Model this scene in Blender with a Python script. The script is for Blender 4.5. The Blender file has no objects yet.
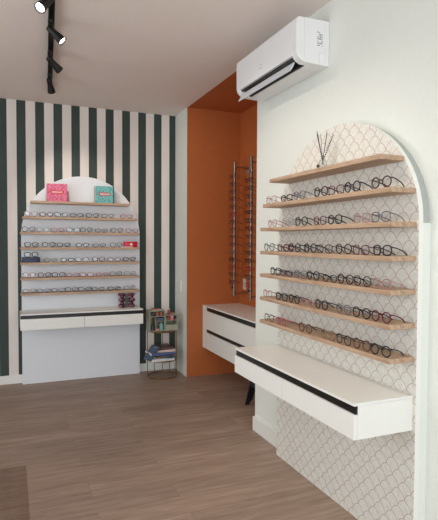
import bpy, bmesh, math, random
from mathutils import Vector, Matrix
R = math.radians
random.seed(7)
scene = bpy.context.scene
COL = scene.collection

# ------------------------------------------------------------------ camera
cam_data = bpy.data.cameras.new('camera')
cam = bpy.data.objects.new('camera', cam_data)
COL.objects.link(cam)
F, YAW, PIT, ROL = 507.07, 0.3940341, -0.0368548, 0.004949960
cam_data.sensor_fit = 'HORIZONTAL'
cam_data.sensor_width = 36.0
cam_data.lens = 36.0 * F / 438.0
cam_data.clip_start = 0.05
fw = Vector((math.sin(YAW)*math.cos(PIT), math.cos(YAW)*math.cos(PIT), math.sin(PIT)))
rt = Vector((math.cos(YAW), -math.sin(YAW), 0))
up = rt.cross(fw)
rt2 = rt*math.cos(ROL) + up*math.sin(ROL)
up2 = -rt*math.sin(ROL) + up*math.cos(ROL)
m = Matrix.Identity(4)
for i in range(3):
    m[i][0] = rt2[i]; m[i][1] = up2[i]; m[i][2] = -fw[i]
m[0][3], m[1][3], m[2][3] = 0, 0, 1.42
cam.matrix_world = m
scene.camera = cam

# ------------------------------------------------------------------ world, light, exposure
scene.view_settings.view_transform = 'Standard'
scene.view_settings.look = 'None'
scene.view_settings.gamma = 1.0
scene.view_settings.use_curve_mapping = False
scene.view_settings.exposure = 0.10
world = bpy.data.worlds.new('sky'); scene.world = world
world.use_nodes = True
world.node_tree.nodes['Background'].inputs[0].default_value = (0.78, 0.88, 1.0, 1)
world.node_tree.nodes['Background'].inputs[1].default_value = 1.0

def area(name, loc, rot, sx, sy, power, color):
    d = bpy.data.lights.new(name, 'AREA'); d.shape = 'RECTANGLE'
    d.size = sx; d.size_y = sy; d.energy = power; d.color = color
    o = bpy.data.objects.new(name, d); COL.objects.link(o)
    o.location = loc; o.rotation_euler = rot
    return o
# daylight through the shop window behind the photographer and the one on the left
area('window_daylight', (-0.1, -2.35, 1.45), (R(90), 0, 0), 3.0, 2.3, 88, (0.85, 0.93, 1.0))
area('side_window_daylight', (-2.35, 2.0, 1.45), (0, R(-90), 0), 2.0, 2.8, 38, (0.95, 0.97, 1.0))

# ------------------------------------------------------------------ materials
class NT:
    def __init__(s, mat):
        mat.use_nodes = True
        s.t = mat.node_tree; s.n = s.t.nodes; s.l = s.t.links
        s.b = s.n['Principled BSDF']
    def put(s, v, sock):
        if hasattr(v, 'is_output'): s.l.new(v, sock)
        else: sock.default_value = v
    def math(s, op, a, b=None, c=None):
        n = s.n.new('ShaderNodeMath'); n.operation = op
        s.put(a, n.inputs[0])
        if b is not None: s.put(b, n.inputs[1])
        if c is not None: s.put(c, n.inputs[2])
        return n.outputs[0]
    def coord(s):
        n = s.n.new('ShaderNodeTexCoord'); return n.outputs['Object']
    def sep(s, v):
        n = s.n.new('ShaderNodeSeparateXYZ'); s.l.new(v, n.inputs[0]); return n.outputs
    def mapping(s, v, scale, loc=(0,0,0)):
        n = s.n.new('ShaderNodeMapping'); s.l.new(v, n.inputs[0])
        n.inputs['Scale'].default_value = scale; n.inputs['Location'].default_value = loc
        return n.outputs[0]
    def noise(s, v, scale, detail=3, rough=.5):
        n = s.n.new('ShaderNodeTexNoise'); s.l.new(v, n.inputs['Vector'])
        n.inputs['Scale'].default_value = scale; n.inputs['Detail'].default_value = detail
        n.inputs['Roughness'].default_value = rough
        return n.outputs['Fac']
    def ramp(s, f, stops):
        n = s.n.new('ShaderNodeValToRGB'); s.put(f, n.inputs[0])
        e = n.color_ramp.elements
        while len(e) < len(stops): e.new(0.5)
        for i, (p, c) in enumerate(stops):
            e[i].position = p; e[i].color = (c[0], c[1], c[2], 1)
        return n.outputs[0]
    def mix(s, f, a, b, mode='MIX'):
        n = s.n.new('ShaderNodeMixRGB'); n.blend_type = mode
        s.put(f, n.inputs[0]); s.put(a if hasattr(a,'is_output') else (*a[:3], 1), n.inputs[1])
        s.put(b if hasattr(b,'is_output') else (*b[:3], 1), n.inputs[2])
        return n.outputs[0]
    def bump(s, h, strength, dist=.002):
        n = s.n.new('ShaderNodeBump'); s.l.new(h, n.inputs['Height'])
        n.inputs['Strength'].default_value = strength; n.inputs['Distance'].default_value = dist
        s.l.new(n.outputs[0], s.b.inputs['Normal'])

def lin(c):   # sRGB 0-255 to linear
    return tuple(((v/255)/12.92 if v/255 <= .04045 else ((v/255+.055)/1.055)**2.4) for v in c)

MATS = {}
def plain(name, rgb, rough=.5, metal=0.0, grain=.06, gscale=30, bump=0.0):
    if name in MATS: return MATS[name]
    mt = bpy.data.materials.new(name); k = NT(mt)
    c = lin(rgb)
    nz = k.noise(k.coord(), gscale, 4)
    k.put(k.ramp(nz, [(.25, tuple(v*(1-grain) for v in c)), (.75, tuple(min(1, v*(1+grain)) for v in c))]), k.b.inputs['Base Color'])
    k.b.inputs['Roughness'].default_value = rough
    k.b.inputs['Metallic'].default_value = metal
    if bump: k.bump(nz, bump)
    mt.diffuse_color = (*c, 1)
    MATS[name] = mt
    return mt

wall_white = plain('wall_paint', (229, 231, 223), .75, grain=.02, gscale=60, bump=.15)
ceil_white = plain('ceiling_paint', (240, 228, 220), .8, grain=.02, gscale=50, bump=.1)
orange = plain('orange_paint', (182, 100, 48), .7, grain=.04, gscale=20, bump=.1)
white_lac = plain('white_lacquer', (236, 235, 228), .35, grain=.015)
panel_white = plain('panel_white', (231, 233, 236), .55, grain=.02)
black_strip = plain('black_profile', (10, 10, 11), .35)
black_metal = plain('black_metal', (8, 8, 9), .5)
black_plastic = plain('black_plastic', (22, 22, 24), .5)
steel = plain('brushed_steel', (132, 126, 120), .35, metal=.8)
brass = plain('aged_brass', (140, 104, 60), .35, metal=.85)
ac_white = plain('ac_plastic', (238, 238, 237), .3, grain=.01)
ac_grey = plain('ac_grey_flap', (205, 207, 212), .4, grain=.01)
sage = plain('sage_green', (160, 162, 142), .6)
paper_white = plain('paper_white', (225, 222, 215), .7)

def oak(name, c1, c2, c3, axis='X', scale=1.0):
    mt = bpy.data.materials.new(name); k = NT(mt)
    sc = {'X': (1.6, 22, 22), 'Y': (22, 1.6, 22)}[axis]
    v = k.mapping(k.coord(), tuple(a*scale for a in sc))
    n1 = k.noise(v, 2.2, 6, .6)
    n2 = k.noise(v, 9, 3, .5)
    f = k.math('ADD', k.math('MULTIPLY', n1, .75), k.math('MULTIPLY', n2, .25))
    k.put(k.ramp(f, [(.3, lin(c1)), (.5, lin(c2)), (.7, lin(c3))]), k.b.inputs['Base Color'])
    k.b.inputs['Roughness'].default_value = .55
    k.bump(f, .15)
    return mt
oak_y = oak('oak_shelf_right', (148, 117, 92), (180, 149, 121), (200, 173, 146), 'Y')
oak_x = oak('oak_shelf_back', (148, 117, 92), (180, 149, 121), (200, 173, 146), 'X')

def stripes_mat():
    mt = bpy.data.materials.new('green_striped_wallpaper'); k = NT(mt)
    x = k.sep(k.coord())[0]
    u = k.math('MODULO', k.math('ADD', x, 10*.1728 + .0875), .1728)   # dark band starts at x = -.0935
    dark = k.math('LESS_THAN', u, .0845)
    nz = k.noise(k.mapping(k.coord(), (1, 1, .2)), 14, 3)
    dk = k.ramp(nz, [(.3, lin((50, 62, 57))), (.7, lin((58, 70, 64)))])
    lt = k.ramp(nz, [(.3, lin((226, 216, 208))), (.7, lin((232, 223, 215)))])
    k.put(k.mix(dark, lt, dk), k.b.inputs['Base Color'])
    k.b.inputs['Roughness'].default_value = .7
    return mt
stripe_paper = stripes_mat()

def scallop_mat():
    mt = bpy.data.materials.new('scallop_wallpaper'); k = NT(mt)
    s = k.sep(k.coord()); y, z = s[1], s[2]
    W, Hh = .080, .0420           # width of one fan, height of a row
    r = W/2
    v = k.math('DIVIDE', z, Hh)
    row = k.math('FLOOR', v)
    dz = k.math('MULTIPLY', k.math('SUBTRACT', v, row), r)          # 0..r inside the row
    odd = k.math('MODULO', row, 2.0)
    u = k.math('ADD', k.math('DIVIDE', y, W), k.math('MULTIPLY', odd, .5))
    du = k.math('SUBTRACT', k.math('FRACT', u), .5)
    dx = k.math('MULTIPLY', du, W)
    d = k.math('POWER', k.math('ADD', k.math('POWER', k.math('ABSOLUTE', dx), 1.75), k.math('POWER', dz, 1.75)), 1/1.75)
    line = k.math('LESS_THAN', k.math('ABSOLUTE', k.math('SUBTRACT', d, r)), .0014)
    inside = k.math('LESS_THAN', d, r)
    # faint rays of each fan, meeting at its foot
    fdx = k.math('SUBTRACT', k.math('ABSOLUTE', dx), k.math('MULTIPLY', k.math('SUBTRACT', 1.0, inside), r))
    fdz = k.math('ADD', dz, k.math('MULTIPLY', inside, r))
    ang = k.math('ARCTAN2', fdx, fdz)
    ray = k.math('LESS_THAN', k.math('ABSOLUTE', k.math('SUBTRACT', k.math('FRACT', k.math('MULTIPLY', ang, 5.5)), .5)), .09)
    nz = k.noise(k.coord(), 45, 4)
    base = k.ramp(nz, [(.3, lin((217, 214, 204))), (.7, lin((235, 233, 222)))])
    c = k.mix(k.math('MULTIPLY', ray, .38), base, lin((200, 182, 172)))
    c = k.mix(k.math('MULTIPLY', line, .85), c, lin((168, 134, 120)))
    k.put(c, k.b.inputs['Base Color'])
    k.b.inputs['Roughness'].default_value = .6
    return mt
scallop = scallop_mat()

def floor_layer():
    mt = bpy.data.materials.new('oak_vinyl_planks'); k = NT(mt)
    co = k.coord()
    b = k.n.new('ShaderNodeTexBrick')
    k.l.new(k.mapping(co, (1, 1, 1), (.35, .06, 0)), b.inputs['Vector'])
    b.inputs['Color1'].default_value = (0, 0, 0, 1); b.inputs['Color2'].default_value = (1, 1, 1, 1)
    b.inputs['Mortar'].default_value = (.5, .5, .5, 1)
    b.inputs['Scale'].default_value = 1.0; b.inputs['Mortar Size'].default_value = .0012
    b.inputs['Brick Width'].default_value = 1.22; b.inputs['Row Height'].default_value = .18
    b.offset = .37; b.offset_frequency = 2
    pl = k.sep(b.outputs['Color'])[0]
    v = k.n.new('ShaderNodeVectorMath'); v.operation = 'ADD'
    cb = k.n.new('ShaderNodeCombineXYZ'); k.l.new(k.math('MULTIPLY', pl, 13.0), cb.inputs[0]); k.l.new(k.math('MULTIPLY', pl, 5.0), cb.inputs[2])
    k.l.new(co, v.inputs[0]); k.l.new(cb.outputs[0], v.inputs[1])
    g1 = k.noise(k.mapping(v.outputs[0], (1.3, 15, 1)), 2.2, 7, .62)
    g2 = k.noise(k.mapping(v.outputs[0], (3, 60, 1)), 3.5, 4, .6)
    f = k.math('ADD', k.math('MULTIPLY', g1, .7), k.math('MULTIPLY', g2, .3))
    c = k.ramp(f, [(.33, lin((134, 110, 94))), (.5, lin((158, 134, 117))), (.68, lin((180, 157, 140)))])
    c = k.mix(1.0, c, k.ramp(pl, [(0, (.86, .85, .84)), (1, (1.06, 1.05, 1.04))]), 'MULTIPLY')
    c = k.mix(k.math('MULTIPLY', b.outputs['Fac'], .45), c, lin((80, 62, 50)))
    k.put(c, k.b.inputs['Base Color'])
    k.b.inputs['Roughness'].default_value = .5
    k.bump(g2, .12)
    return mt
planks = floor_layer()

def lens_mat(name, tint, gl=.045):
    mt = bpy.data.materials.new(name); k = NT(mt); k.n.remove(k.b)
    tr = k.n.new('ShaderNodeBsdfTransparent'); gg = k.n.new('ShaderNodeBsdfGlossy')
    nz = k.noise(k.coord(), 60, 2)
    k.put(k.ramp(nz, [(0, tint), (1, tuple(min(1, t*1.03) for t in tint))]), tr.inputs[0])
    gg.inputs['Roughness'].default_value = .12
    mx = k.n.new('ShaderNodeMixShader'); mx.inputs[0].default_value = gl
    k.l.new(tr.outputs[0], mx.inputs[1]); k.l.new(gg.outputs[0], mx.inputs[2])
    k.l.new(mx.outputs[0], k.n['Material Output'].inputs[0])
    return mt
lens_clear = lens_mat('clear_lens', (.95, .955, .96), .03)
glass_clear = lens_mat('clear_glass', (.93, .94, .93), .07)
dark_film = lens_mat('darkening_film', (.90, .88, .87), .02)

def print_mat(name, a, b, scale=55):
    mt = bpy.data.materials.new(name); k = NT(mt)
    n = k.n.new('ShaderNodeTexVoronoi'); n.inputs['Scale'].default_value = scale
    k.l.new(k.coord(), n.inputs['Vector'])
    k.put(k.ramp(n.outputs['Distance'], [(.25, lin(a)), (.55, lin(b))]), k.b.inputs['Base Color'])
    k.b.inputs['Roughness'].default_value = .5
    return mt

def emit(name, col, strength):
    mt = bpy.data.materials.new(name); k = NT(mt)
    nz = k.noise(k.coord(), 20, 1)
    k.put(k.ramp(nz, [(0, tuple(c*.97 for c in col)), (1, col)]), k.b.inputs['Emission Color'])
    k.b.inputs['Emission Strength'].default_value = strength
    return mt

# ------------------------------------------------------------------ mesh helpers
def finish(name, bm, mats, parent=None, smooth=False, bevel=0, loc=None):
    me = bpy.data.meshes.new(name)
    bmesh.ops.recalc_face_normals(bm, faces=bm.faces)
    bm.to_mesh(me); bm.free()
    for mt in (mats if isinstance(mats, (list, tuple)) else [mats]): me.materials.append(mt)
    if smooth:
        for p in me.polygons: p.use_smooth = True
    o = bpy.data.objects.new(name, me); COL.objects.link(o)
    if parent: o.parent = parent
    if loc: o.location = loc
    if bevel:
        b = o.modifiers.new('bevel', 'BEVEL'); b.width = bevel; b.segments = 2; b.limit_method = 'ANGLE'
    return o

def box(bm, x0, x1, y0, y1, z0, z1, mi=0):
    vs = [bm.verts.new(p) for p in ((x0,y0,z0),(x1,y0,z0),(x1,y1,z0),(x0,y1,z0),(x0,y0,z1),(x1,y0,z1),(x1,y1,z1),(x0,y1,z1))]
    fs = []
    for f in ((0,3,2,1),(4,5,6,7),(0,1,5,4),(1,2,6,5),(2,3,7,6),(3,0,4,7)):
        fc = bm.faces.new([vs[i] for i in f]); fc.material_index = mi; fs.append(fc)
    return fs

def bx(name, a, mt, parent=None, bevel=0):
    bm = bmesh.new(); box(bm, *a)
    return finish(name, bm, mt, parent, bevel=bevel)

def prism(bm, pts, vec, mi=0):
    a = [bm.verts.new(p) for p in pts]
    v = Vector(vec)
    b = [bm.verts.new(Vector(p)+v) for p in pts]
    n = len(pts)
    bm.faces.new(a).material_index = mi
    bm.faces.new(list(reversed(b))).material_index = mi
    for i in range(n):
        bm.faces.new([a[i], b[i], b[(i+1)%n], a[(i+1)%n]]).material_index = mi

def tube(bm, pts, r, sides=6, closed=False, mi=0):
    pts = [Vector(p) for p in pts]; n = len(pts)
    rr = r if isinstance(r, (list, tuple)) else [r]*n
    rings = []
    prev = None
    for i, p in enumerate(pts):
        if closed: t = pts[(i+1)%n] - pts[i-1]
        else: t = pts[min(i+1, n-1)] - pts[max(i-1, 0)]
        t.normalize()
        if prev is None:
            a = Vector((0,1,0)) if abs(t.y) < .9 else Vector((0,0,1))
            nrm = t.cross(a).normalized()
        else:
            nrm = (prev - t*prev.dot(t)).normalized()
        prev = nrm
        bn = t.cross(nrm)
        rings.append([bm.verts.new(p + (nrm*math.cos(2*math.pi*k/sides) + bn*math.sin(2*math.pi*k/sides))*rr[i]) for k in range(sides)])
    for i in range(n if closed else n-1):
        a, b = rings[i], rings[(i+1)%n]
        for k in range(sides):
            bm.faces.new([a[k], a[(k+1)%sides], b[(k+1)%sides], b[k]]).material_index = mi
    if not closed:
        bm.faces.new(list(reversed(rings[0]))).material_index = mi
        bm.faces.new(rings[-1]).material_index = mi

def lathe(bm, prof, c=(0,0,0), seg=20, mi=0, axis=None):
    """prof: (radius, height); closed solid."""
    rot = Matrix.Identity(3)
    if axis is not None: rot = Vector((0,0,1)).rotation_difference(Vector(axis)).to_matrix()
    rings = []
    for r, h in prof:
        rings.append([bm.verts.new(Vector(c) + rot @ Vector((r*math.cos(2*math.pi*k/seg), r*math.sin(2*math.pi*k/seg), h))) for k in range(seg)])
    for a, b in zip(rings, rings[1:]):
        for k in range(seg):
            bm.faces.new([a[k], a[(k+1)%seg], b[(k+1)%seg], b[k]]).material_index = mi
    bm.faces.new(list(reversed(rings[0]))).material_index = mi
    bm.faces.new(rings[-1]).material_index = mi

def tag(o, label, cat, group=None, kind=None):
    o['label'] = label; o['category'] = cat
    if group: o['group'] = group
    if kind: o['kind'] = kind
    return o
def thing(name, loc, label, cat, group=None, rz=0):
    o = bpy.data.objects.new(name, None); COL.objects.link(o)
    o.location = loc; o.rotation_euler = (0, 0, rz); o.empty_display_size = .05
    return tag(o, label, cat, group)
def struct(o):
    o['kind'] = 'structure'; return o
def copy_thing(src, loc, rz, label):
    r = src.copy(); COL.objects.link(r); r.location = loc; r.rotation_euler = (0, 0, rz); r['label'] = label
    for ch in list(src.children):
        c = ch.copy(); COL.objects.link(c); c.parent = r
        for g in list(ch.children):
            d = g.copy(); COL.objects.link(d); d.parent = c
    return r
ORD = ['first','second','third','fourth','fifth','sixth','seventh','eighth','ninth','tenth','eleventh','twelfth','thirteenth','fourteenth','fifteenth','sixteenth']

# ------------------------------------------------------------------ room shell
WX, BY, CZ, NX, NY, PY = 1.71, 5.38, 2.79, 2.31, 4.975, 3.39
FY, LX = -2.2, -2.2
struct(bx('floor', (LX-.1, NX+.1, FY-.1, BY+.1, -.1, 0), planks))
bm = bmesh.new(); box(bm, LX-.1, WX, FY-.1, BY+.1, CZ, CZ+.1); box(bm, WX, NX+.1, FY-.1, PY, CZ, CZ+.1)
struct(finish('ceiling', bm, ceil_white))
struct(bx('ceiling_niche', (WX, NX+.1, PY, BY+.1, CZ, CZ+.1), orange))
struct(bx('wall_back', (LX-.1, WX, BY, BY+.1, 0, CZ), stripe_paper))
struct(bx('wall_corner', (WX, NX+.1, NY+.008, BY+.1, 0, CZ), wall_white))
struct(bx('wall_niche_back', (WX, NX, NY, NY+.008, 0, CZ), orange))
struct(bx('wall_niche_side', (NX, NX+.1, PY, NY+.008, 0, CZ), orange))
struct(bx('wall_right', (WX, NX+.1, FY, PY, 0, CZ), wall_white))
bm = bmesh.new()   # left wall with its window opening
box(bm, LX-.1, LX, FY, .5, 0, CZ); box(bm, LX-.1, LX, 3.5, BY, 0, CZ)
box(bm, LX-.1, LX, .5, 3.5, 0, .35); box(bm, LX-.1, LX, .5, 3.5, 2.6, CZ)
struct(finish('wall_left', bm, wall_white))
bm = bmesh.new()
box(bm, LX-.1, -1.7, FY-.1, FY, 0, CZ); box(bm, 1.5, NX+.1, FY-.1, FY, 0, CZ)
box(bm, -1.7, 1.5, FY-.1, FY, 0, .25); box(bm, -1.7, 1.5, FY-.1, FY, 2.65, CZ)
struct(finish('wall_front', bm, wall_white))
def window(n, a, horizontal):
    x0, x1, y0, y1, z0, z1 = a
    bm = bmesh.new()
    t = .05
    if horizontal:
        box(bm, x0, x1, y0, y1, z0, z0+t); box(bm, x0, x1, y0, y1, z1-t, z1)
        for c in (x0, (x0+x1)/2-t/2, x1-t): box(bm, c, c+t, y0, y1, z0+t, z1-t)
    else:
        box(bm, x0, x1, y0, y1, z0, z0+t); box(bm, x0, x1, y0, y1, z1-t, z1)
        for c in (y0, (y0+y1)/2-t/2, y1-t): box(bm, x0, x1, c, c+t, z0+t, z1-t)
    return struct(finish('window_%d' % n, bm, black_metal))
window(1, (-1.7, 1.5, FY-.08, FY-.03, .25, 2.65), True)
window(2, (LX-.08, LX-.03, .5, 3.5, .35, 2.6), False)

# skirting
bm = bmesh.new(); box(bm, LX, .125, BY-.012, BY, 0, .085); box(bm, 1.285, WX, BY-.012, BY, 0, .085)
struct(finish('baseboard_back', bm, white_lac, bevel=.002))
bm = bmesh.new(); box(bm, WX-.02, WX, 2.945, PY, 0, .105); box(bm, WX-.02, WX, FY, 1.695, 0, .105)
struct(finish('baseboard_right', bm, white_lac, bevel=.002))

# ------------------------------------------------------------------ arch panels
def arch_pts(c, r, zc, h, n=40):   # straight sides up to zc, then a half oval h high
    pts = [(c+r, 0), (c+r, zc)]
    for i in range(1, n): a = math.pi*i/n; pts.append((c+r*math.cos(a), zc+h*math.sin(a)))
    pts += [(c-r, zc), (c-r, 0)]
    return pts
# right: wallpapered front board, groove, white backing
rp = thing('arch_panel', (1.64, 2.312, 0), 'tall round-topped white panel papered in pink-brown scallop fans, on the right wall', 'wall panel')
bm = bmesh.new(); prism(bm, [(0, u, z) for u, z in arch_pts(0, .617, 1.505, .543)], (.024, 0, 0))
bm.normal_update()
for f in bm.faces: f.material_index = 1 if abs(f.normal.x) > .9 and f.calc_center_median().x < .01 else 0
finish('front_board', bm, [white_lac, scallop], rp)
bm = bmesh.new(); box(bm, .026, .070, -.614, .614, 0, 1.505)
finish('backing_board', bm, wall_white, rp)
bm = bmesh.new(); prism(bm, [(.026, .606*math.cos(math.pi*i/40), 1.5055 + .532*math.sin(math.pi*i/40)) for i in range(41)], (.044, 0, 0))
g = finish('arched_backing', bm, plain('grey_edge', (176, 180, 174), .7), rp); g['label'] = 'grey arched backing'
lp = thing('arch_panel', (.705, 5.31, 0), 'plain white round-topped panel standing against the green-striped wall', 'wall panel')
bm = bmesh.new(); prism(bm, [(u, 0, z) for u, z in arch_pts(0, .587, 1.475, .595)], (0, .07, 0))
finish('front_board', bm, panel_white, lp)

# ------------------------------------------------------------------ shelves
SZ = [1.806, 1.656, 1.508, 1.360, 1.214, 1.066, .918]
NUM = ['topmost', 'second', 'third', 'fourth', 'fifth', 'sixth', 'lowest']
TH = .022
for i, z in enumerate(SZ):
    y0, y1 = (1.79, 2.80) if i == 0 else (1.715, 2.885) if i == 1 else (1.708, 2.918)
    o = bx('wall_shelf', (-.07, .07, -(y1-y0)/2, (y1-y0)/2, -TH, 0), oak_y, bevel=.0012)
    o.location = (1.57, (y0+y1)/2, z)
    tag(o, '%s oak shelf on the scallop-papered arch, %s' % (NUM[i], 'holding the reed diffuser' if i == 0 else 'holding a row of eyeglasses'), 'shelf', 'oak shelves on the scallop-papered arch')
for i, z in enumerate(SZ):
    x0, x1 = (.204, 1.158) if i == 0 else (.127, 1.232) if i == 1 else (.105, 1.258)
    zz = z-.006
    o = bx('wall_shelf', (-(x1-x0)/2, (x1-x0)/2, -.07, .07, -TH, 0), oak_x, bevel=.0012)
    o.location = ((x0+x1)/2, 5.24, zz)
    tag(o, '%s oak shelf on the plain arch, striped wall, %s' % (NUM[i], 'holding two patterned books' if i == 0 else 'under a row of eyeglasses'), 'shelf', 'oak shelves on the plain white arch')
LZ = [z-.006 for z in SZ]

# ------------------------------------------------------------------ drawer consoles (local: width along x, front at -y)
def console(loc, rz, w, d, rows, label, ztop, fill=0):
    """rows: list of (drawer top, drawer bottom) below the counter; grooves above each drawer are black."""
    t = thing('drawer_console', loc, label, 'drawer unit', rz=rz)
    zb = rows[-1][1]
    bx('countertop', (-w/2, w/2, -d, 0, ztop-.012, ztop), white_lac, t, bevel=.0015)
    bm = bmesh.new()
    for s in (-1, 1): box(bm, s*w/2 - (.018 if s > 0 else 0), s*w/2 + (.018 if s < 0 else 0), -d+.02, 0, zb, ztop-.0122)
    box(bm, -w/2+.018, w/2-.018, -d+.06, 0, zb, zb+.012)
    box(bm, -w/2+.018, w/2-.018, -.012, 0, zb+.012, ztop-.0122)
    if fill: box(bm, -w/2, -w/2+fill, -d, -d+.0195, zb, ztop-.0125)
    finish('carcass', bm, white_lac, t)
    x0 = -w/2 + fill
    prev = ztop-.012
    for a, b in rows:
        bx('handle_profile', (x0+.001, w/2-.001, -d+.010, -d+.0195, a+.0005, prev-.0005), black_strip, t)
        half = [(x0, -.0015+(x0+w/2)/2), (.0015+(x0+w/2)/2, w/2)] if not fill else [(x0, w/2)]
        for xa, xb in half:
            bx('drawer_front', (xa, xb, -d, -d+.0195, b, a), white_lac, t, bevel=.001)
        prev = b
    return t
# right wall: facing -x ; rz=-90deg -> local -y = world -x, local x = world -y
console((1.64, 2.315, 0), R(-90), 1.205, .315, [(.697, .590)], 'long white two-drawer console on the scallop-papered arch at right', .745)
console((.675, 5.31, 0), 0, 1.155, .31, [(.688, .584)], 'white two-drawer console on the plain arch of the striped wall', .735)
console((2.31, 4.2, 0), R(-90), 1.545, .425, [(.698, .512), (.476, .306)], 'white wall-hung cabinet with two deep drawers in the orange niche', .752, fill=.09)

# ------------------------------------------------------------------ air conditioner
AY0, AY1 = 2.485, 3.29
ac = thing('air_conditioner', (1.71, (AY0+AY1)/2, 2.424), 'white split air conditioner high on the right wall beside the orange niche', 'air conditioner')
hy = (AY1-AY0)/2
full = [(0, 0), (-.165, .008), (-.190, .020), (-.206, .036), (-.214, .056), (-.216, .07), (-.216, .235), (-.211, .248), (-.200, .254), (0, .256)]
notch = [(0, 0), (-.125, .006), (-.125, .046), (-.2155, .048), (-.216, .056), (-.216, .235), (-.211, .248), (-.200, .254), (0, .256)]
bm = bmesh.new()
prism(bm, [(x, -hy, z) for x, z in full], (0, .055, 0))
prism(bm, [(x, hy-.05, z) for x, z in full], (0, .05, 0))
prism(bm, [(x, -hy+.055, z) for x, z in notch], (0, 2*hy-.105, 0))
finish('casing', bm, ac_white, ac, bevel=.003)
bm = bmesh.new()
box(bm, -.20, -.126, -hy+.056, hy-.051, .038, .0455); box(bm, -.135, -.1255, -hy+.056, hy-.051, .008, .0375)
for k in range(22):
    yy = -hy+.08 + k*(2*hy-.16)/21
    box(bm, -.165, -.136, yy, yy+.003, .02, .0375)
finish('air_outlet', bm, black_plastic, ac)
bm = bmesh.new()
prism(bm, [(-.192, -hy+.056, .016), (-.202, -hy+.056, -.008), (-.219, -hy+.056, -.034), (-.224, -hy+.056, -.032), (-.210, -hy+.056, -.004), (-.198, -hy+.056, .018)], (0, 2*hy-.108, 0))
finish('louvre_flap', bm, ac_grey, ac)
bm = bmesh.new()     # seams and printed marks on the end cap
box(bm, -.165, -.1635, -hy-.0006, -hy, .035, .25); box(bm, -.03, -.029, -hy-.0006, -hy, .02, .25)
box(bm, -.065, -.03, -hy-.0006, -hy, .070, .0712); box(bm, -.065, -.0638, -hy-.0006, -hy, .008, .0712)
finish('seam', bm, ac_grey, ac)
bm = bmesh.new()
random.seed(3)
for r in range(4):
    z = .19 - 0
    for q in range(7):
        if random.random() < .8:
            zz = .108 + q*.012; xx = -.078 + r*.009
            box(bm, xx, xx+.005, -hy-.0008, -hy, zz, zz+random.uniform(.004, .009))
finish('printed_label', bm, plain('label_grey', (110, 112, 116), .6), ac)
bm = bmesh.new()
box(bm, -.2168, -.216, .02, .032, .118, .124); box(bm, -.2168, -.216, .018, .04, .098, .102)
finish('front_mark', bm, plain('mark_grey', (150, 152, 156), .6), ac)

# ------------------------------------------------------------------ ceiling track with four spotlights
ta = math.atan2(.122, 1.846)
def tx(y): return .238 + (y-3.02)*math.tan(ta)
tr = thing('ceiling_track', (tx(3.4), 3.4, CZ), 'long black lighting track on the ceiling holding four spotlights', 'lighting track', rz=-ta)
L0, L1 = -1.9, 1.47
bm = bmesh.new()
box(bm, -.018, -.012, L0, L1, -.034, 0); box(bm, .012, .018, L0, L1, -.034, 0); box(bm, -.012, .012, L0, L1, -.010, 0)
finish('rail', bm, black_metal, tr)
bx('end_cap', (-.019, .019, L1, L1+.012, -.035, 0), black_plastic, tr)
glow = emit('lamp_glow', (1.0, .96, .9), 9)
glow_dim = emit('lamp_glow_warm', (1.0, .93, .84), 2.5)
def spot(att, tip, label, lit, power, cone=85):
    A = Vector(att); T = Vector(tip); ax = (T-A).normalized(); ln = (T-A).length
    t = thing('spotlight', (att[0], att[1], CZ-.034), label, 'spotlight', 'black spotlights on the ceiling track')
    o = Vector((att[0], att[1], CZ-.034))
    bm = bmesh.new(); box(bm, -.013, .013, -.05, .05, -.016, -.0005)
    finish('adapter', bm, black_plastic, t, bevel=.002).rotation_euler = (0, 0, -ta)
    bm = bmesh.new(); lathe(bm, [(.007, 0), (.007, .03)], (0, 0, -.044), 10)
    finish('pivot', bm, black_metal, t, smooth=False)
    bm = bmesh.new()
    c = A - o
    lathe(bm, [(.017, -.015), (.020, -.010), (.021, ln*.35), (.030, ln*.95), (.031, ln), (.0275, ln), (.026, ln-.012)], c, 24, axis=ax)
    finish('lamp_head', bm, black_metal, t)
    bm = bmesh.new(); lathe(bm, [(.0235, ln-.013), (.0235, ln-.008)], c, 24, axis=ax)
    finish('lamp_lens', bm, glow if lit else glow_dim, t)
    d = bpy.data.lights.new('spot_beam', 'SPOT'); d.energy = power; d.spot_size = R(cone); d.spot_blend = .8; d.color = (1, .9, .78); d.shadow_soft_size = .03
    lo = bpy.data.objects.new('spot_beam', d); COL.objects.link(lo); lo.parent = t
    lo.location = c + ax*(ln+.012); lo.rotation_euler = ax.to_track_quat('-Z', 'Y').to_euler()
spot((.233, 2.895, 2.725), (.162, 2.832, 2.625), 'lit black spotlight turned left toward the camera, nearest on the track', True, 14)
spot((.250, 3.315, 2.715), (.322, 3.29, 2.642), 'lit black spotlight angled down to the right, second nearest on the track', True, 28)
spot((.285, 3.861, 2.715), (.359, 3.91, 2.66), 'black spotlight angled right with its lens turned away, third along track', False, 20)
spot((.320, 4.374, 2.715), (.344, 4.442, 2.643), 'black spotlight at the far end of the track, hanging nearly straight', False, 20, 65)

# fill beam without fixture, added at the unseen track to brighten the right wall
d = bpy.data.lights.new('unseen_wall_fill', 'SPOT'); d.energy = 28; d.spot_size = R(85); d.spot_blend = .9; d.color = (1, .92, .82); d.shadow_soft_size = .05
lo = bpy.data.objects.new('unseen_wall_fill', d); COL.objects.link(lo); lo.location = (.17, 2.0, 2.68)
lo.rotation_euler = (Vector((1.70, 2.25, .95)) - lo.location).to_track_quat('-Z', 'Y').to_euler()

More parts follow.
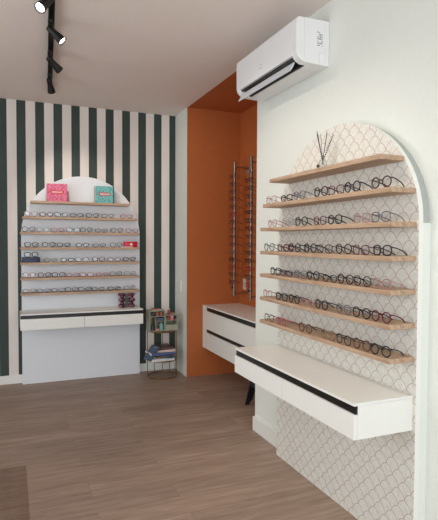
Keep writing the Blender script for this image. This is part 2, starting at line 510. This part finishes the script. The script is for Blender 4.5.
# ------------------------------------------------------------------ eyeglasses
FR = {   # frame colours
 'black': (20, 20, 24), 'dark tortoiseshell': (58, 34, 26), 'burgundy': (92, 22, 38), 'red': (165, 34, 46), 'pinkish red': (176, 70, 84),
 'pale pink': (172, 126, 120), 'dark blue': (30, 40, 72), 'grey': (96, 96, 102), 'silver': (160, 160, 165), 'olive green': (104, 106, 66),
 'dark purple': (60, 36, 66), 'clear': (156, 152, 150), 'blue': (52, 84, 128), 'dark green': (36, 62, 52), 'brown': (92, 58, 40), 'gold': (160, 126, 78)}
def fmat(c):
    return plain('frame_' + c.replace(' ', '_'), FR[c], .3, metal=.7 if c in ('silver', 'gold') else 0, grain=.35 if 'tort' in c else .1, gscale=120)
def outline(shape, w, h, n=26):
    pts = []
    for i in range(n):
        a = 2*math.pi*i/n
        c, s = math.cos(a), math.sin(a)
        e = {'round': 1.0, 'oval': .92, 'square': .62, 'rectangular': .58, 'cat-eye': .8, 'panto': .85}[shape]
        x = math.copysign(abs(c)**e, c)*w/2; z = math.copysign(abs(s)**e, s)*h/2
        if shape == 'cat-eye' and z > 0 and x > 0: z += x*.28; x *= 1.05
        if shape == 'panto' and z < 0: x *= 1 - .16*(-z/(h/2))
        pts.append((x, z))
    return pts
DIM = {'round': (.048, .046), 'oval': (.050, .036), 'square': (.050, .042), 'rectangular': (.052, .034), 'cat-eye': (.050, .038), 'panto': (.049, .044)}
PROTO = {}
def glasses(shape, thick, colour):
    key = (shape, thick, colour)
    if key in PROTO: return PROTO[key]
    w, h = DIM[shape]; r = .0030 if thick else .0022
    gap = .015; cx = gap/2 + w/2 + r; mt = fmat(colour); zc = h/2 + r
    ol = outline(shape, w, h)
    bm = bmesh.new()
    for s in (-1, 1): tube(bm, [(s*(cx+x), .004*abs(cx+x)/.06, zc+z) for x, z in ol], r, 6, True)
    tube(bm, [(-gap/2-r*.5, 0, zc+h*.12), (-gap/4, -.001, zc+h*.2), (gap/4, -.001, zc+h*.2), (gap/2+r*.5, 0, zc+h*.12)], r, 6)
    xo = cx + w/2
    for s in (-1, 1): tube(bm, [(s*(xo-.001), .004, zc+h*.30), (s*(xo+.004), .006, zc+h*.32)], r*1.25, 6)
    me = {}
    def mk(nm, bm, mat):
        bmesh.ops.recalc_face_normals(bm, faces=bm.faces)
        d = bpy.data.meshes.new(nm); bm.to_mesh(d); bm.free(); d.materials.append(mat)
        for p in d.polygons: p.use_smooth = nm != 'lens'
        return d
    me['frame_front'] = mk('frame_front', bm, mt)
    for s, nm in ((-1, 'lens_l'), (1, 'lens_r')):
        bm = bmesh.new(); prism(bm, [(s*(cx+x*.98), .0035*abs(cx)/.06, zc+z*.98) for x, z in ol], (0, .0012, 0)); me[nm] = mk('lens', bm, lens_clear)
    for s, nm in ((-1, 'temple_l'), (1, 'temple_r')):
        bm = bmesh.new()
        x = s*(xo+.004)
        tube(bm, [(x, .006, zc+h*.32), (s*(xo+.001), .03, zc+h*.22), (s*(xo-.007), .066, zc*.95), (s*(xo-.014), .086, zc*.55), (s*(xo-.022), .102, .0022)], [r*.95, r*.9, r*.85, r, r*1.05], 6)
        me[nm] = mk('temple', bm, mt)
    PROTO[key] = me
    return me
def put_glasses(loc, rz, spec, label, group):
    shape, thick, colour = spec
    me = glasses(*spec)
    t = thing('eyeglasses', loc, label, 'eyeglasses', group, rz)
    for k, nm in (('frame_front', 'frame_front'), ('lens_l', 'lens'), ('lens_r', 'lens'), ('temple_l', 'temple'), ('temple_r', 'temple')):
        o = bpy.data.objects.new(nm, me[k]); COL.objects.link(o); o.parent = t
    return t
def relax(v, d, lo, hi):
    v = list(v)
    for _ in range(200):
        for i in range(len(v)-1):
            g = v[i+1]-v[i]
            if g < d: e = (d-g)/2; v[i] -= e; v[i+1] += e
        v[0] = max(v[0], lo); v[-1] = min(v[-1], hi)
    return v
B, T, BU, RE, PR, PP, DB, G, S, O, DP, CL, BL, DG, BR, GO = 'black','dark tortoiseshell','burgundy','red','pinkish red','pale pink','dark blue','grey','silver','olive green','dark purple','clear','blue','dark green','brown','gold'
right_rows = [
 ([2.795,2.611,2.467,2.245,2.127,1.991,1.788], [('square',0,PP),('rectangular',1,B),('panto',0,G),('round',1,B),('square',0,BU),('round',1,B),('round',1,T)]),
 ([2.78,2.597,2.443,2.255,2.132,1.914,1.791], [('panto',0,PP),('round',0,CL),('round',1,B),('square',0,BU),('square',1,B),('square',0,PP),('square',0,G)]),
 ([2.816,2.641,2.515,2.349,2.216,2.054,1.921,1.757], [('round',0,B),('cat-eye',1,BU),('round',1,B),('round',1,B),('square',0,T),('round',1,T),('square',0,BU),('square',1,B)]),
 ([2.736,2.603,2.448,2.316,2.151,2.027,1.868,1.752], [('square',1,B),('rectangular',0,DP),('square',0,G),('panto',1,B),('oval',0,B),('panto',1,T),('round',0,B),('square',0,PP)]),
 ([2.838,2.659,2.509,2.372,2.237,2.048,1.909,1.768], [('round',0,PP),('square',1,B),('round',1,T),('oval',0,PP),('round',1,B),('round',0,G),('round',1,B),('round',1,BU)]),
 ([2.808,2.656,2.39,2.17,2.044,1.884,1.768], [('panto',0,BR),('square',0,PR),('round',1,BR),('round',0,GO),('round',0,B),('round',1,BR),('round',1,B)])]
left_rows = [
 ([0.202,0.345,0.483,0.63,0.782,0.936,1.127], [('round',0,PP),('oval',1,BU),('cat-eye',0,B),('rectangular',1,DB),('cat-eye',1,T),('oval',0,B),('rectangular',0,PR)]),
 ([0.184,0.311,0.45,0.596,0.721,0.871,1.027,1.182], [('round',0,BU),('oval',0,S),('rectangular',0,PR),('cat-eye',0,DP),('round',0,B),('oval',0,G),('panto',0,T),('cat-eye',0,RE)]),
 ([0.207,0.366,0.504,0.684,0.849,1.02], [('square',1,B),('panto',1,T),('cat-eye',1,DB),('oval',1,DP),('rectangular',0,G),('panto',0,DG)]),
 ([0.382,0.54,0.679,0.841,0.997,1.154], [('oval',0,O),('rectangular',1,B),('cat-eye',0,BR),('panto',1,BU),('rectangular',1,BU),('cat-eye',1,T)]),
 ([0.184,0.325,0.453,0.589,0.721,0.879,1.017,1.162], [('round',0,RE),('panto',1,BU),('square',1,DP),('rectangular',0,RE),('rectangular',1,RE),('oval',0,PR),('square',0,DP),('square',0,CL)]),
 ([0.186,0.325,0.448,0.582,0.701,0.826,0.997,1.158], [('oval',0,O),('rectangular',0,BL),('oval',1,G),('panto',0,DG),('cat-eye',1,DB),('oval',0,DG),('rectangular',1,B),('round',0,S)])]
TW = lambda th: 'thick' if th else 'thin'
FROM = {0: 'leftmost', -1: 'rightmost'}
def place_word(i, n):
    return 'leftmost' if i == 0 else 'rightmost' if i == n-1 else ORD[i] + ' from left'
random.seed(11)
for r, (ys, specs) in enumerate(right_rows):
    ys = [-v for v in relax([-v for v in ys], .131, -2.83, -1.775)]
    for i, (y, sp) in enumerate(zip(ys, specs)):
        put_glasses((1.5075+random.uniform(0, .003), y, SZ[r+1]+.0003), R(-90+random.uniform(-4, 4)), sp,
            '%s %s-framed %s eyeglasses, %s on the %s shelf of the scallop-papered arch' % (TW(sp[1]), sp[2], sp[0], place_word(i, len(ys)), NUM[r+1]),
            'eyeglasses on the shelves of the scallop-papered arch')
for r, (xs, specs) in enumerate(left_rows):
    xs = relax(xs, .130, .175, 1.185)
    for i, (x, sp) in enumerate(zip(xs, specs)):
        put_glasses((x, 5.180+random.uniform(0, .006), LZ[r+1]+.0003), R(random.uniform(-6, 6)), sp,
            '%s %s-framed %s eyeglasses, %s on the %s shelf of the plain arch' % (TW(sp[1]), sp[2], sp[0], place_word(i, len(xs)), NUM[r+1]),
            'eyeglasses on the shelves of the plain white arch')

# ------------------------------------------------------------------ metal display rods in the niche
rod_cols = [[B,B,T,BU,B,RE,B,T,B,BU,G,B,RE,B,BU], [S,BU,B,B,T,B,B,BU,B,DB,B,B,RE,B,RE]]
for q, (ry, side) in enumerate(((4.785, 'left'), (4.397, 'right'))):
    RX = 2.160
    t = thing('display_rod', (RX, ry, .852), '%s of two tall metal display rods on the orange niche wall' % side, 'display rod', 'metal display rods in the orange niche')
    bm = bmesh.new(); lathe(bm, [(.0145, 0), (.015, .002), (.015, 1.378), (.0145, 1.382)], (0, 0, 0), 20)
    finish('pole', bm, steel, t)
    for zz in (.03, 1.33):
        bm = bmesh.new(); tube(bm, [(.014, 0, zz), (.148, 0, zz)], .006, 8); lathe(bm, [(.016, 0), (.016, .004)], (.145, 0, zz), 16, axis=(1, 0, 0))
        finish('wall_bracket', bm, steel, t)
    bm = bmesh.new(); lathe(bm, [(.012, 0), (.012, .012)], (-.014, 0, .09), 14, axis=(-1, 0, 0)); finish('lock', bm, black_plastic, t)
    n = 15
    for i in range(n):
        z = 1.235 - i*.0775
        bm = bmesh.new(); tube(bm, [(-.014, 0, z), (-.042, 0, z+.002), (-.050, 0, z+.008)], .0035, 6); finish('peg', bm, glass_clear, t)
        c = rod_cols[q][i]; sh = random.choice(['round', 'square', 'panto', 'rectangular']); th = random.random() < .5
        hh = DIM[sh][1]; rr = .0030 if th else .0022
        zb = (hh/2+rr) + hh*.2 - rr                                   # underside of the bridge
        put_glasses((RX-.034, ry, .852+z-zb+.0045), R(-90), (sh, int(th), c),
            '%s %s %s eyeglasses, %s from top on the %s metal rod' % (TW(th), c, sh, ORD[i], side) if 0 < i < n-1 else
            '%s %s %s eyeglasses, %s on the %s metal rod' % (TW(th), c, sh, 'topmost' if i == 0 else 'lowest', side),
            'eyeglasses hung on the niche display rods')

# switch and sockets
sw = thing('light_switch', (1.71, 5.19, .937), 'small white double light switch on the white corner wall', 'light switch')
bx('cover_plate', (-.008, 0, -.035, .035, -.06, .06), white_lac, sw, bevel=.002)
for z in (-.026, .026): bx('rocker', (-.012, -.008, -.022, .022, z-.022, z+.022), paper_white, sw, bevel=.001)
so = thing('wall_socket', (2.31, 4.84, .97), 'white wall socket low between the two metal rods', 'wall socket')
bx('cover_plate', (-.008, 0, -.035, .035, -.06, .06), white_lac, so, bevel=.002)
bm = bmesh.new(); lathe(bm, [(.018, 0), (.018, .003)], (-.008, 0, 0), 16, axis=(-1, 0, 0)); finish('socket_insert', bm, paper_white, so)

# ------------------------------------------------------------------ books, cases, diffuser, vase-like holder
def book(loc, w, h, d, face, spine, tagcol, rz, label):
    t = thing('book', loc, label, 'book', 'patterned books on the top shelf', rz)
    bx('front_cover', (0, w, 0, .003, 0, h), face, t)
    bx('back_cover', (0, w, d-.003, d, 0, h), spine, t)
    bx('spine', (w, w+.012, .012, d, 0, h*(.99 if rz > 0 else .6)) , spine, t)
    bx('pages', (.003, w-.0005, .0035, d-.0035, .003, h-.004), paper_white, t)
    bx('title_label', (w*.2, w*.83, -.001, -.0001, h*.44, h*.63), tagcol, t)
    bm = bmesh.new(); x = w*.26; random.seed(5)
    while x < w*.76:
        hh = random.choice((.013, .013, .017)); ww = random.uniform(.005, .008)
        box(bm, x, x+ww, -.0016, -.0011, h*.49, h*.49+hh); x += ww+.0025
    finish('title_lettering', bm, paper_white, t)
    return t
pinkp = print_mat('pink_print', (186, 30, 72), (222, 116, 148), 70)
tealp = print_mat('teal_print', (62, 136, 140), (120, 184, 180), 70)
book((.348, 5.20, LZ[0]+.0003), .193, .172, .045, pinkp, plain('pink_edge', (150, 80, 84), .6), plain('red_label', (214, 44, 40), .5), R(-4), 'pink speckled book with a red title label on the top shelf')
book((.812, 5.195, LZ[0]+.0003), .180, .170, .05, tealp, plain('dark_edge', (58, 56, 58), .6), plain('crimson_label', (190, 40, 66), .5), R(3), 'teal speckled book with a crimson title label on the top shelf')

def case(loc, l, d, h, mt, label, rz=0, logo=None):
    t = thing('glasses_case', loc, label, 'glasses case', rz=rz)
    def half(nm, z0, z1, top):
        bm = bmesh.new(); rings = []
        prof = ((z0, 1.0 if top else .94), ((z0+z1)/2, .99 if top else .99), (z1, .86 if top else 1.0))
        pts = outline('square', l, d, 32)
        for z, s in prof: rings.append([bm.verts.new((x - (1-s)*math.copysign(.02, x), y*s, z)) for x, y in pts])
        for a, b in zip(rings, rings[1:]):
            for k in range(32): bm.faces.new([a[k], a[(k+1)%32], b[(k+1)%32], b[k]])
        bm.faces.new(rings[0]); bm.faces.new(rings[-1])
        return finish(nm, bm, mt, t)
    half('case_base', 0, h*.48, False); half('case_lid', h*.5, h, True)
    if logo: bx('emblem', (-.012, .012, -d/2-.0025, -d/2-.0002, h*.32, h*.72), logo, t)
    return t
case((.201, 5.215, LZ[4]+.0003), .168, .062, .050, plain('navy_leather', (52, 62, 88), .5), 'navy blue glasses case at left end of the fifth shelf, plain arch')
put_glasses((.204, 5.188, LZ[4]+.0508), R(3), ('square', 1, B), 'thick black square eyeglasses resting on top of the navy blue case', 'eyeglasses on the shelves of the plain white arch')
case((1.172, 5.215, LZ[3]+.0003), .145, .065, .058, plain('red_leather', (196, 16, 46), .35), 'bright red glasses case at right end of the fourth shelf, plain arch', logo=paper_white)
o = bx('price_strip', (-.06, .06, -.004, .004, 0, .006), paper_white); o.location = (1.125, 5.177, LZ[3]+.0003)
tag(o, 'thin white strip lying in front of the bright red glasses case', 'strip')

df = thing('reed_diffuser', (1.575, 2.335, SZ[0]+.0003), 'reed diffuser of clear glass with dark sticks on the topmost right shelf', 'reed diffuser')
bm = bmesh.new(); lathe(bm, [(.027, 0), (.029, .004), (.024, .040), (.018, .054), (.011, .062), (.011, .078), (.009, .078), (.009, .060), (.016, .052), (.021, .040), (.026, .006)], (0, 0, 0), 20)
finish('bottle', bm, glass_clear, df, smooth=True)
bm = bmesh.new(); lathe(bm, [(.0252, 0), (.0235, .022)], (0, 0, .007), 20); finish('scented_oil', bm, plain('oil', (205, 200, 190), .2), df)
bm = bmesh.new(); box(bm, -.0315, -.0305, -.009, .009, .014, .030); finish('bottle_label', bm, black_plastic, df)
stickm = bpy.data.materials.new('banded_stick'); k = NT(stickm)
k.put(k.mix(k.math('LESS_THAN', k.math('FRACT', k.math('MULTIPLY', k.sep(k.coord())[2], 95.0)), .42), lin((24, 22, 26)), lin((214, 210, 206))), k.b.inputs['Base Color'])
blackstick = plain('black_stick', (22, 20, 24), .6)
for (dx, dy, h, mm) in ((.006, .066, .206, blackstick), (.02, .052, .207, stickm), (-.014, .036, .215, blackstick), (.0, -.094, .182, stickm), (.02, -.07, .180, stickm), (-.01, -.052, .19, blackstick)):
    bm = bmesh.new(); tube(bm, [(-dx*.25, -dy*.25, .012), (dx, dy, h)], .0022, 6); finish('reed_stick', bm, mm, df)

wm = bpy.data.materials.new('purple_tortoise_acetate'); k = NT(wm)
k.put(k.ramp(k.noise(k.mapping(k.coord(), (1.6, 1, 1)), 38, 3), [(.36, lin((26, 18, 30))), (.5, lin((92, 30, 50))), (.66, lin((168, 120, 136)))]), k.b.inputs['Base Color'])
k.b.inputs['Roughness'].default_value = .15
hd = thing('display_holder', (1.122, 5.17, .7353), 'dark purple wavy-edged display holder standing on the far white console', 'display holder')
for s, nm in ((-1, 'wavy_column'), (1, 'wavy_column')):
    bm = bmesh.new(); prof = []
    for i in range(25):
        z = i/24*.145
        prof.append((.030 + .0095*math.sin(z/.145*math.pi*5 - .6), z))
    lathe(bm, prof, (s*.049, 0, 0), 20)
    finish(nm, bm, wm, hd, smooth=True)
bx('centre_column', (-.016, .016, -.02, .02, 0, .135), plain('grey_green_acetate', (72, 84, 82), .2), hd, bevel=.004)

# ------------------------------------------------------------------ brass side stand with organiser and magazines
SX, SY, SR = 1.485, 5.12, .152
st = thing('side_stand', (SX, SY, 0), 'round open brass wire stand in the corner of the striped wall', 'side stand')
def ring(z, r, rad, nm):
    bm = bmesh.new(); tube(bm, [(r*math.cos(2*math.pi*i/48), r*math.sin(2*math.pi*i/48), z) for i in range(48)], rad, 8, True)
    finish(nm, bm, brass, st, smooth=True)
ring(.007, SR, .006, 'base_ring'); ring(.484, SR, .0055, 'top_ring'); ring(.178, SR, .004, 'middle_ring')
for a in (168, 107, 72, 42, 8, -22):
    a = R(a); x, y = SR*math.cos(a), SR*math.sin(a)
    bm = bmesh.new(); tube(bm, [(x, y, .008), (x, y, .484)], .0038, 8); finish('post', bm, brass, st)
bm = bmesh.new(); lathe(bm, [(SR-.004, 0), (SR-.004, .006)], (0, 0, .179), 40); finish('lower_tray', bm, brass, st)
bm = bmesh.new(); lathe(bm, [(SR-.004, 0), (SR-.004, .004)], (0, 0, .4855), 40); finish('top_tray', bm, brass, st)

og = thing('desk_organiser', (1.33, 5.04, .4898), 'sage green open compartment organiser on top of the brass stand', 'organiser')
bm = bmesh.new()
w, d, h, t_ = .166, .15, .212, .007
box(bm, 0, w, 0, d, 0, t_); box(bm, 0, w, 0, d, h-t_, h); box(bm, 0, t_, 0, d, t_, h-t_); box(bm, w-t_, w, 0, d, t_, h-t_); box(bm, t_, w-t_, d-.005, d, t_, h-t_)
box(bm, t_, w-t_, 0, d-.005, .150, .155)
finish('tall_case', bm, sage, og)
bm = bmesh.new(); box(bm, .066, .070, .004, d-.005, t_, .150); box(bm, .070, w-t_, .004, d-.005, .100, .104); finish('inner_divider', bm, plain('pale_wood', (176, 150, 126), .6), og)
bm = bmesh.new(); w2 = .132; x0 = w+.003; h2 = .165
box(bm, x0, x0+w2, 0, d, 0, t_); box(bm, x0, x0+t_, 0, d, t_, h2); box(bm, x0+w2-t_, x0+w2, 0, d, t_, h2); box(bm, x0+t_, x0+w2-t_, d-.005, d, t_, h2)
box(bm, x0+t_, x0+w2-t_, 0, .006, t_, .062)
finish('low_case', bm, sage, og)
bm = bmesh.new(); box(bm, x0+t_, x0+w2-t_, .006, d-.005, .103, .108); box(bm, x0+t_, x0+w2-t_, .001, d-.005, h2-.008, h2-.002); finish('case_shelf', bm, plain('pale_wood', (176, 150, 126), .6), og)
OB = (1.33, 5.04, .4898)
def bottle(loc, r, h, mt, capm, label, cat='bottle', neck=True):
    t = thing(cat, (OB[0]+loc[0], OB[1]+loc[1], OB[2]+loc[2]+.0003), label, cat)
    bm = bmesh.new()
    if neck: lathe(bm, [(r*.93, 0), (r, .002), (r, h*.68), (r*.6, h*.78), (r*.45, h*.80), (r*.45, h*.84)], seg=18)
    else: lathe(bm, [(r*.93, 0), (r, .002), (r, h*.66), (r*.95, h*.7)], seg=18)
    finish('bottle_body' if cat == 'bottle' else 'jar_body', bm, mt, t, smooth=False)
    bm = bmesh.new(); rr = r*.55 if neck else r*1.02
    lathe(bm, [(rr, h*.84 if neck else h*.7), (rr, h*.98), (rr*.9, h)], seg=18); finish('cap', bm, capm, t)
pm = lambda n, c: plain(n, c, .45)
bottle((.133, .03, .007), .021, .085, pm('pale_teal', (128, 166, 164)), pm('teal_cap', (92, 130, 132)), 'pale teal bottle in the tall half of the green organiser')
bottle((.038, .03, .007), .018, .066, pm('deep_teal', (52, 78, 78)), pm('deep_cap', (38, 56, 58)), 'dark teal bottle at lower left of the green organiser')
bottle((.040, .06, .155), .016, .036, pm('slate_blue', (92, 108, 122)), pm('slate_cap', (70, 84, 98)), 'slate blue jar in the top left slot of the organiser', 'jar', False)
bottle((.092, .035, .155), .018, .038, pm('terracotta', (158, 96, 66)), pm('copper_cap', (176, 112, 78)), 'left terracotta jar in the top slot of the organiser', 'jar', False)
bottle((.134, .035, .155), .018, .038, pm('terracotta', (158, 96, 66)), pm('copper_cap', (176, 112, 78)), 'right terracotta jar in the top slot of the organiser', 'jar', False)
bottle((x0+.036, .03, .108), .018, .040, pm('terracotta', (158, 96, 66)), pm('brown_cap', (110, 62, 44)), 'brown jar on the shelf of the low organiser half', 'jar', False)
bottle((x0+.078, .03, .108), .019, .044, pm('rose_pink', (214, 120, 132)), pm('pale_cap', (224, 196, 196)), 'rose pink jar on the shelf of the low organiser half', 'jar', False)
bottle((x0+.05, .04, h2-.002), .017, .062, pm('brick_red', (150, 70, 62)), pm('white_cap', (226, 224, 220)), 'small red bottle with white cap on top of the organiser')
o = bx('slate_box', (-.032, .032, -.02, .02, 0, .032), pm('blue_box', (70, 96, 122)), bevel=.002); o.location = (OB[0]+.115, OB[1]+.035, OB[2]+.1043)
o.name = 'small_box'; tag(o, 'small blue box on the inner shelf of the green organiser', 'box')
bm = bmesh.new(); lathe(bm, [(.013, 0), (.0175, .004), (.0175, .013), (.012, .017)], seg=24)
o = finish('soap', bm, pm('soap_pink', (238, 160, 160))); o.location = (OB[0]+.090, OB[1]+.022, OB[2]+.0073)
tag(o, 'round pink soap bar at the bottom of the green organiser', 'soap')
o = bx('paper_packet', (-.05, .05, -.03, .03, 0, .010), pm('packet_blush', (196, 160, 142)), bevel=.002); o.location = (OB[0]+.085, OB[1]+.06, OB[2]+.2123)
tag(o, 'flat blush packet lying on top of the green organiser', 'packet')
o = bx('paper_packet', (-.035, .035, -.022, .022, 0, .009), pm('packet_brown', (120, 72, 56)), bevel=.002); o.location = (OB[0]+.075, OB[1]+.06, OB[2]+.2226); o.rotation_euler = (0, 0, R(12))
tag(o, 'small brown packet on top of the flat blush packet', 'packet')

def magazine(w, d, h, x, y, z, rz, col, label, nm='magazine', tilt=0):
    t = thing(nm, (x, y, z), label, 'magazine' if nm == 'magazine' else 'book', 'magazines and books stacked on the brass stand', R(rz))
    t.rotation_euler = (0, R(tilt), R(rz))
    c = plain('cover_%d_%d_%d' % col, col, .35)
    bx('pages', (-w/2+.001, w/2-.001, -d/2+.001, d/2-.0015, .0012, h-.0012), paper_white, t)
    if nm == 'stacked_book' or h < .02: bx('spine', (-w/2, w/2, -d/2-.001, -d/2-.0001, 0, h), c, t)
    bx('front_cover', (-w/2, w/2, -d/2, d/2, h-.001, h), c, t)
    bx('back_cover', (-w/2, w/2, -d/2, d/2, 0, .001), c, t)
    return t
z = .1853
for (w, d, h, x, y, rz, col, label, nm) in (
    (.25, .21, .028, SX-.03, 5.09, 3, (222, 220, 222), 'thick white magazine at the bottom of the pile on the brass stand', 'magazine'),
    (.27, .20, .008, SX-.045, 5.09, -9, (54, 104, 132), 'thin blue magazine above the thick white one in the pile', 'magazine'),
    (.26, .20, .010, SX-.01, 5.10, 14, (150, 112, 92), 'thin brown magazine turned askew above the thin blue one', 'magazine'),
    (.23, .19, .014, SX+.01, 5.10, -24, (52, 62, 92), 'navy magazine turned sideways in the middle of the pile', 'magazine'),
    (.25, .20, .024, SX-.03, 5.10, 5, (88, 104, 144), 'slate blue book in the middle of the magazine pile', 'stacked_book'),
    (.20, .17, .022, SX+.02, 5.11, -3, (222, 196, 178), 'cream and blush book in the upper part of the pile', 'stacked_book'),
    (.19, .16, .012, SX-.005, 5.11, 12, (94, 70, 96), 'plum magazine above the cream book in the pile', 'magazine'),
    (.17, .15, .012, SX+.0, 5.11, -6, (104, 84, 62), 'olive brown magazine second from top of the pile', 'magazine'),
    (.18, .15, .008, SX-.005, 5.11, 4, (70, 46, 44), 'dark maroon magazine topmost on the pile', 'magazine')):
    magazine(w, d, h, x, y, z, rz, col, label, nm); z += h + .0004
magazine(.17, .13, .012, SX-.125, 5.06, .262, 20, (72, 86, 104), 'curled grey blue magazine leaning on the left of the pile', tilt=-52)

# ------------------------------------------------------------------ black step stool under the niche cabinet
sx0, sx1, sy0, sy1 = 1.905, 2.225, 3.67, 3.945
sl = thing('step_stool', ((sx0+sx1)/2, (sy0+sy1)/2, 0), 'low black step stool with splayed arched legs under the niche cabinet', 'stool')
W2, D2, HT = .16, .1375, .262
bm = bmesh.new(); box(bm, -W2+.03, W2-.03, -D2+.02, D2-.02, HT-.018, HT); finish('seat', bm, black_plastic, sl, bevel=.005)
for s in (-1, 1):
    bm = bmesh.new()
    # front and rear leg frames with an arched opening, leaning outwards
    zt = HT-.0185
    y_t, y_b = s*(D2-.035), s*D2
    def P(x, z): return (x, y_b + (y_t-y_b)*z/zt, z)
    outer = [P(-W2-.015, 0), P(-W2+.022, 0), P(-W2+.028, .02)]
    arch = [P((W2-.045)*-math.cos(math.pi*i/14)*.92, .055 + .115*math.sin(math.pi*i/14)) for i in range(15)]
    pts = outer + arch + [P(W2-.028, .02), P(W2-.022, 0), P(W2+.015, 0), P(W2-.028, zt), P(-W2+.028, zt)]
    prism(bm, pts, (0, -s*.016, 0))
    finish('leg_frame', bm, black_plastic, sl)
for s in (-1, 1):
    bm = bmesh.new(); prism(bm, [(s*(W2-.032), -D2+.045, HT-.019), (s*(W2-.032), D2-.045, HT-.019), (s*(W2-.02), D2-.035, HT-.09), (s*(W2-.02), -D2+.035, HT-.09)], (-s*.008, 0, 0))
    finish('side_apron', bm, black_plastic, sl)

# ------------------------------------------------------------------ translucent layer darkening a patch of the floor
o = bx('floor_layer', (-.95, .09, 2.2, 3.37, .0003, .0025), dark_film, bevel=0)
tag(o, 'thin see-through layer darkening the floor at the lower left', 'mat')
